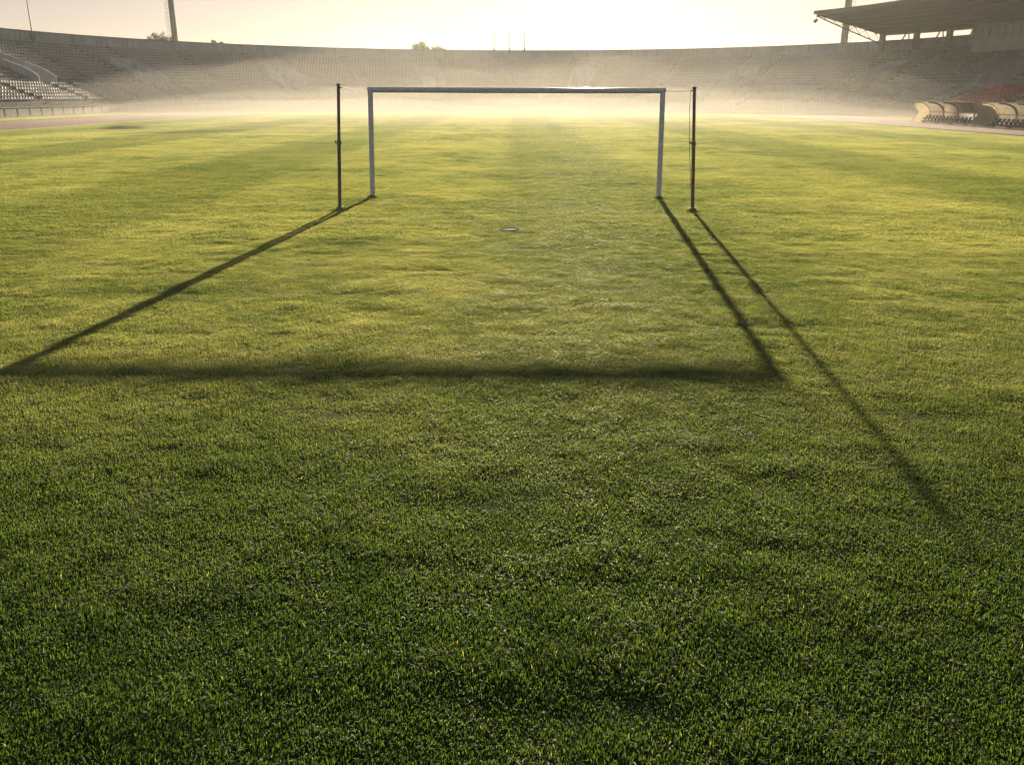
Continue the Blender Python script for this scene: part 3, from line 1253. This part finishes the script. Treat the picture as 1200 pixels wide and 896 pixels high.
def build_grass(name, label, size, dens, width, height, y0, y1, nvar, relief, margin, seed, ring=False):
    rnd = random.Random(seed)
    col = bpy.data.collections.new(name + '_tiles')
    for k in range(nvar):
        col.objects.link(tile_mesh('turf_tile', size, dens, width, height, seed * 50 + k, relief))
    pts, rot, var, scl = [], [], [], []
    ny = int(math.ceil((y1 - y0) / size))
    for j in range(ny):
        yy = y0 + (j + 0.5) * size
        half = 0.64 * (yy * 0.95 + 1.5) + margin
        nx = int(half / size) + 1
        for i in range(-nx, nx + 1):
            xx = i * size
            a, b = turf_here(xx, yy)
            if not (a or (ring and b)): continue
            if (xx + 0.05) ** 2 + (yy - 15.6) ** 2 < 0: continue
            pts.append((xx, yy, 0.0))
            rot.append(rnd.choice((-1.0, 1.0)))
            var.append(rnd.randrange(nvar))
            scl.append(rnd.uniform(0.88, 1.16))
    me = bpy.data.meshes.new(name)
    me.from_pydata(pts, [], [])
    for nm, ty, data in (('flip', 'FLOAT', rot), ('var', 'INT', var), ('hs', 'FLOAT', scl)):
        at = me.attributes.new(nm, ty, 'POINT')
        at.data.foreach_set('value', data)
    o = bpy.data.objects.new(name, me)
    COL.objects.link(o)
    ng = bpy.data.node_groups.new(name, 'GeometryNodeTree')
    ng.interface.new_socket('Geometry', in_out='INPUT', socket_type='NodeSocketGeometry')
    ng.interface.new_socket('Geometry', in_out='OUTPUT', socket_type='NodeSocketGeometry')
    gi = ng.nodes.new('NodeGroupInput')
    go = ng.nodes.new('NodeGroupOutput')
    ci = ng.nodes.new('GeometryNodeCollectionInfo')
    ci.inputs['Collection'].default_value = col
    ci.inputs['Separate Children'].default_value = True
    ci.inputs['Reset Children'].default_value = True
    ip = ng.nodes.new('GeometryNodeInstanceOnPoints')
    ip.inputs['Pick Instance'].default_value = True

    def attr(nm, ty):
        a_ = ng.nodes.new('GeometryNodeInputNamedAttribute')
        a_.data_type = ty
        a_.inputs['Name'].default_value = nm
        return next(s_ for s_ in a_.outputs if s_.enabled and s_.name == 'Attribute')
    cr = ng.nodes.new('ShaderNodeCombineXYZ')
    cs = ng.nodes.new('ShaderNodeCombineXYZ')
    ng.links.new(attr('flip', 'FLOAT'), cs.inputs[0])
    cs.inputs[1].default_value = 1
    ng.links.new(attr('hs', 'FLOAT'), cs.inputs[2])
    ng.links.new(gi.outputs[0], ip.inputs['Points'])
    ng.links.new(ci.outputs[0], ip.inputs['Instance'])
    ng.links.new(attr('var', 'INT'), ip.inputs['Instance Index'])
    ng.links.new(cr.outputs[0], ip.inputs['Rotation'])
    ng.links.new(cs.outputs[0], ip.inputs['Scale'])
    ng.links.new(ip.outputs[0], go.inputs[0])
    md = o.modifiers.new('scatter', 'NODES')
    md.node_group = ng
    tag(o, label, 'grass', None, 'stuff')
    return o


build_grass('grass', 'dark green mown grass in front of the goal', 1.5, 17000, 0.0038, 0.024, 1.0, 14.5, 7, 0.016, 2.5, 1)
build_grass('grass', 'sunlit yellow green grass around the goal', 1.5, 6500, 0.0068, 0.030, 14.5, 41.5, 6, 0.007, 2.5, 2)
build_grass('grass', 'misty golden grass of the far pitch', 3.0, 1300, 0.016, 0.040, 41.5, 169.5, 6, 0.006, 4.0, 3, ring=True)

def tuft(x, y, seed, label):
    rnd = np.random.default_rng(seed)
    V, Fc = [], []
    for k in range(260):
        a, r = rnd.uniform(0, 6.28), 0.05 + abs(rnd.normal(0, 0.07))
        px, py = x + r * math.cos(a), y + r * math.sin(a) * 0.8
        h = rnd.uniform(0.035, 0.10) * (1.15 - r)
        f = rnd.uniform(0, 6.28)
        wx, wy = math.cos(f) * 0.003, math.sin(f) * 0.003
        lx, ly = rnd.normal(0, 0.5, 2) * h
        n_ = len(V)
        V += [(px - wx, py - wy, -0.01), (px + wx, py + wy, -0.01), (px + lx * .3 + wx, py + ly * .3 + wy, h * .6), (px + lx * .3 - wx, py + ly * .3 - wy, h * .6), (px + lx, py + ly, h)]
        Fc += [(n_, n_ + 1, n_ + 2, n_ + 3), (n_ + 3, n_ + 2, n_ + 4)]
    me = bpy.data.meshes.new('grass_tuft')
    me.from_pydata(V, [], Fc)
    me.materials.append(M_BLADE)
    me.shade_smooth()
    o = bpy.data.objects.new('grass_tuft', me)
    COL.objects.link(o)
    tag(o, label, 'grass tuft', 'uncut tufts at the post feet')


tuft(PL0, GOAL_Y, 31, 'uncut grass tuft round the foot of the left goal post')
tuft(PR0, GOAL_Y, 32, 'uncut grass tuft round the foot of the right goal post')
tuft(-3.68, PY, 33, 'uncut grass tuft round the foot of the left dark pole')
tuft(3.835, PY, 34, 'uncut grass tuft round the foot of the right dark pole')

# ------------------------------------------------------------------ air: haze over everything, ground mist on the far pitch
def volume_mat(name, color, dens, aniso):
    m = bpy.data.materials.new(name)
    m.use_nodes = True
    nt = m.node_tree
    nt.nodes.clear()
    out = N(nt, 'ShaderNodeOutputMaterial')
    v = N(nt, 'ShaderNodeVolumePrincipled')
    v.inputs['Color'].default_value = (*color, 1)
    v.inputs['Density'].default_value = dens
    v.inputs['Anisotropy'].default_value = aniso
    nt.links.new(v.outputs[0], out.inputs['Volume'])
    return m


hz = MB()
hz.box((0, 700, 17.0), (3020, 2520, 37.0))
o = hz.build('haze', volume_mat('haze_air', (0.95, 0.96, 0.90), 0.00024, 0.55))
tag(o, 'thin golden morning haze filling the stadium', 'haze', None, 'stuff')


def mist_bank(name, label, y0, y1, near_h, far_h, lump, dens, aniso, seed):
    nx, ny = 90, 90
    x0, x1 = -70, 68
    rnd = np.random.default_rng(seed)
    n1 = smooth_noise(100, 6, rnd)
    n2 = smooth_noise(100, 15, rnd)
    n3 = smooth_noise(100, 31, rnd)
    top, V, Fc = {}, [], []
    for i in range(nx + 1):
        for j in range(ny + 1):
            x = x0 + (x1 - x0) * i / nx
            y = y0 + (y1 - y0) * j / ny
            e = math.sin(math.pi * min(1, max(0, j / ny))) ** 0.5
            hw = 30 + 38 * min(1, max(0, (y - 30) / 90))
            e *= max(0.0, 1 - (abs(x - XC) / hw) ** 3)
            k = 0.5 * n1[i, j] + 0.3 * n2[i, j] + 0.2 * n3[i, j]
            f = min(1, max(0, (y - 45) / 80)) ** 1.5
            z = -0.05 + e * (near_h + (far_h - near_h) * f) * (1 - lump + 2 * lump * k)
            top[i, j] = len(V)
            V.append((x, y, z))
    bot = {}
    for i in range(nx + 1):
        for j in range(ny + 1):
            if i in (0, nx) or j in (0, ny):
                bot[i, j] = len(V)
                x, y, z = V[top[i, j]]
                V.append((x, y, -0.5))
    for i in range(nx):
        for j in range(ny):
            Fc.append((top[i, j], top[i + 1, j], top[i + 1, j + 1], top[i, j + 1]))
    ring = [(i, 0) for i in range(nx)] + [(nx, j) for j in range(ny)] + [(i, ny) for i in range(nx, 0, -1)] + [(0, j) for j in range(ny, 0, -1)]
    for a, b in zip(ring, ring[1:] + ring[:1]):
        Fc.append((top[a], bot[a], bot[b], top[b]))
    Fc.append(tuple(bot[a] for a in ring))
    m = MB()
    m.v, m.f = V, Fc
    o = m.build(name, volume_mat(name + '_air', (0.99, 0.94, 0.84), dens, aniso), smooth=True)
    tag(o, label, 'mist', None, 'stuff')


mist_bank('mist', 'low bank of bright ground mist over the far half of the pitch', 24, 175, 0.6, 1.9, 0.7, 0.0062, 0.32, 5)
mist_bank('mist', 'middle layer of drifting mist at the foot of the far stand', 40, 177, 0.5, 4.3, 0.85, 0.0030, 0.34, 8)
mist_bank('mist', 'thin tall veil of mist before the upper rows of the far stand', 55, 178, 0.8, 9.5, 0.7, 0.0019, 0.42, 6)
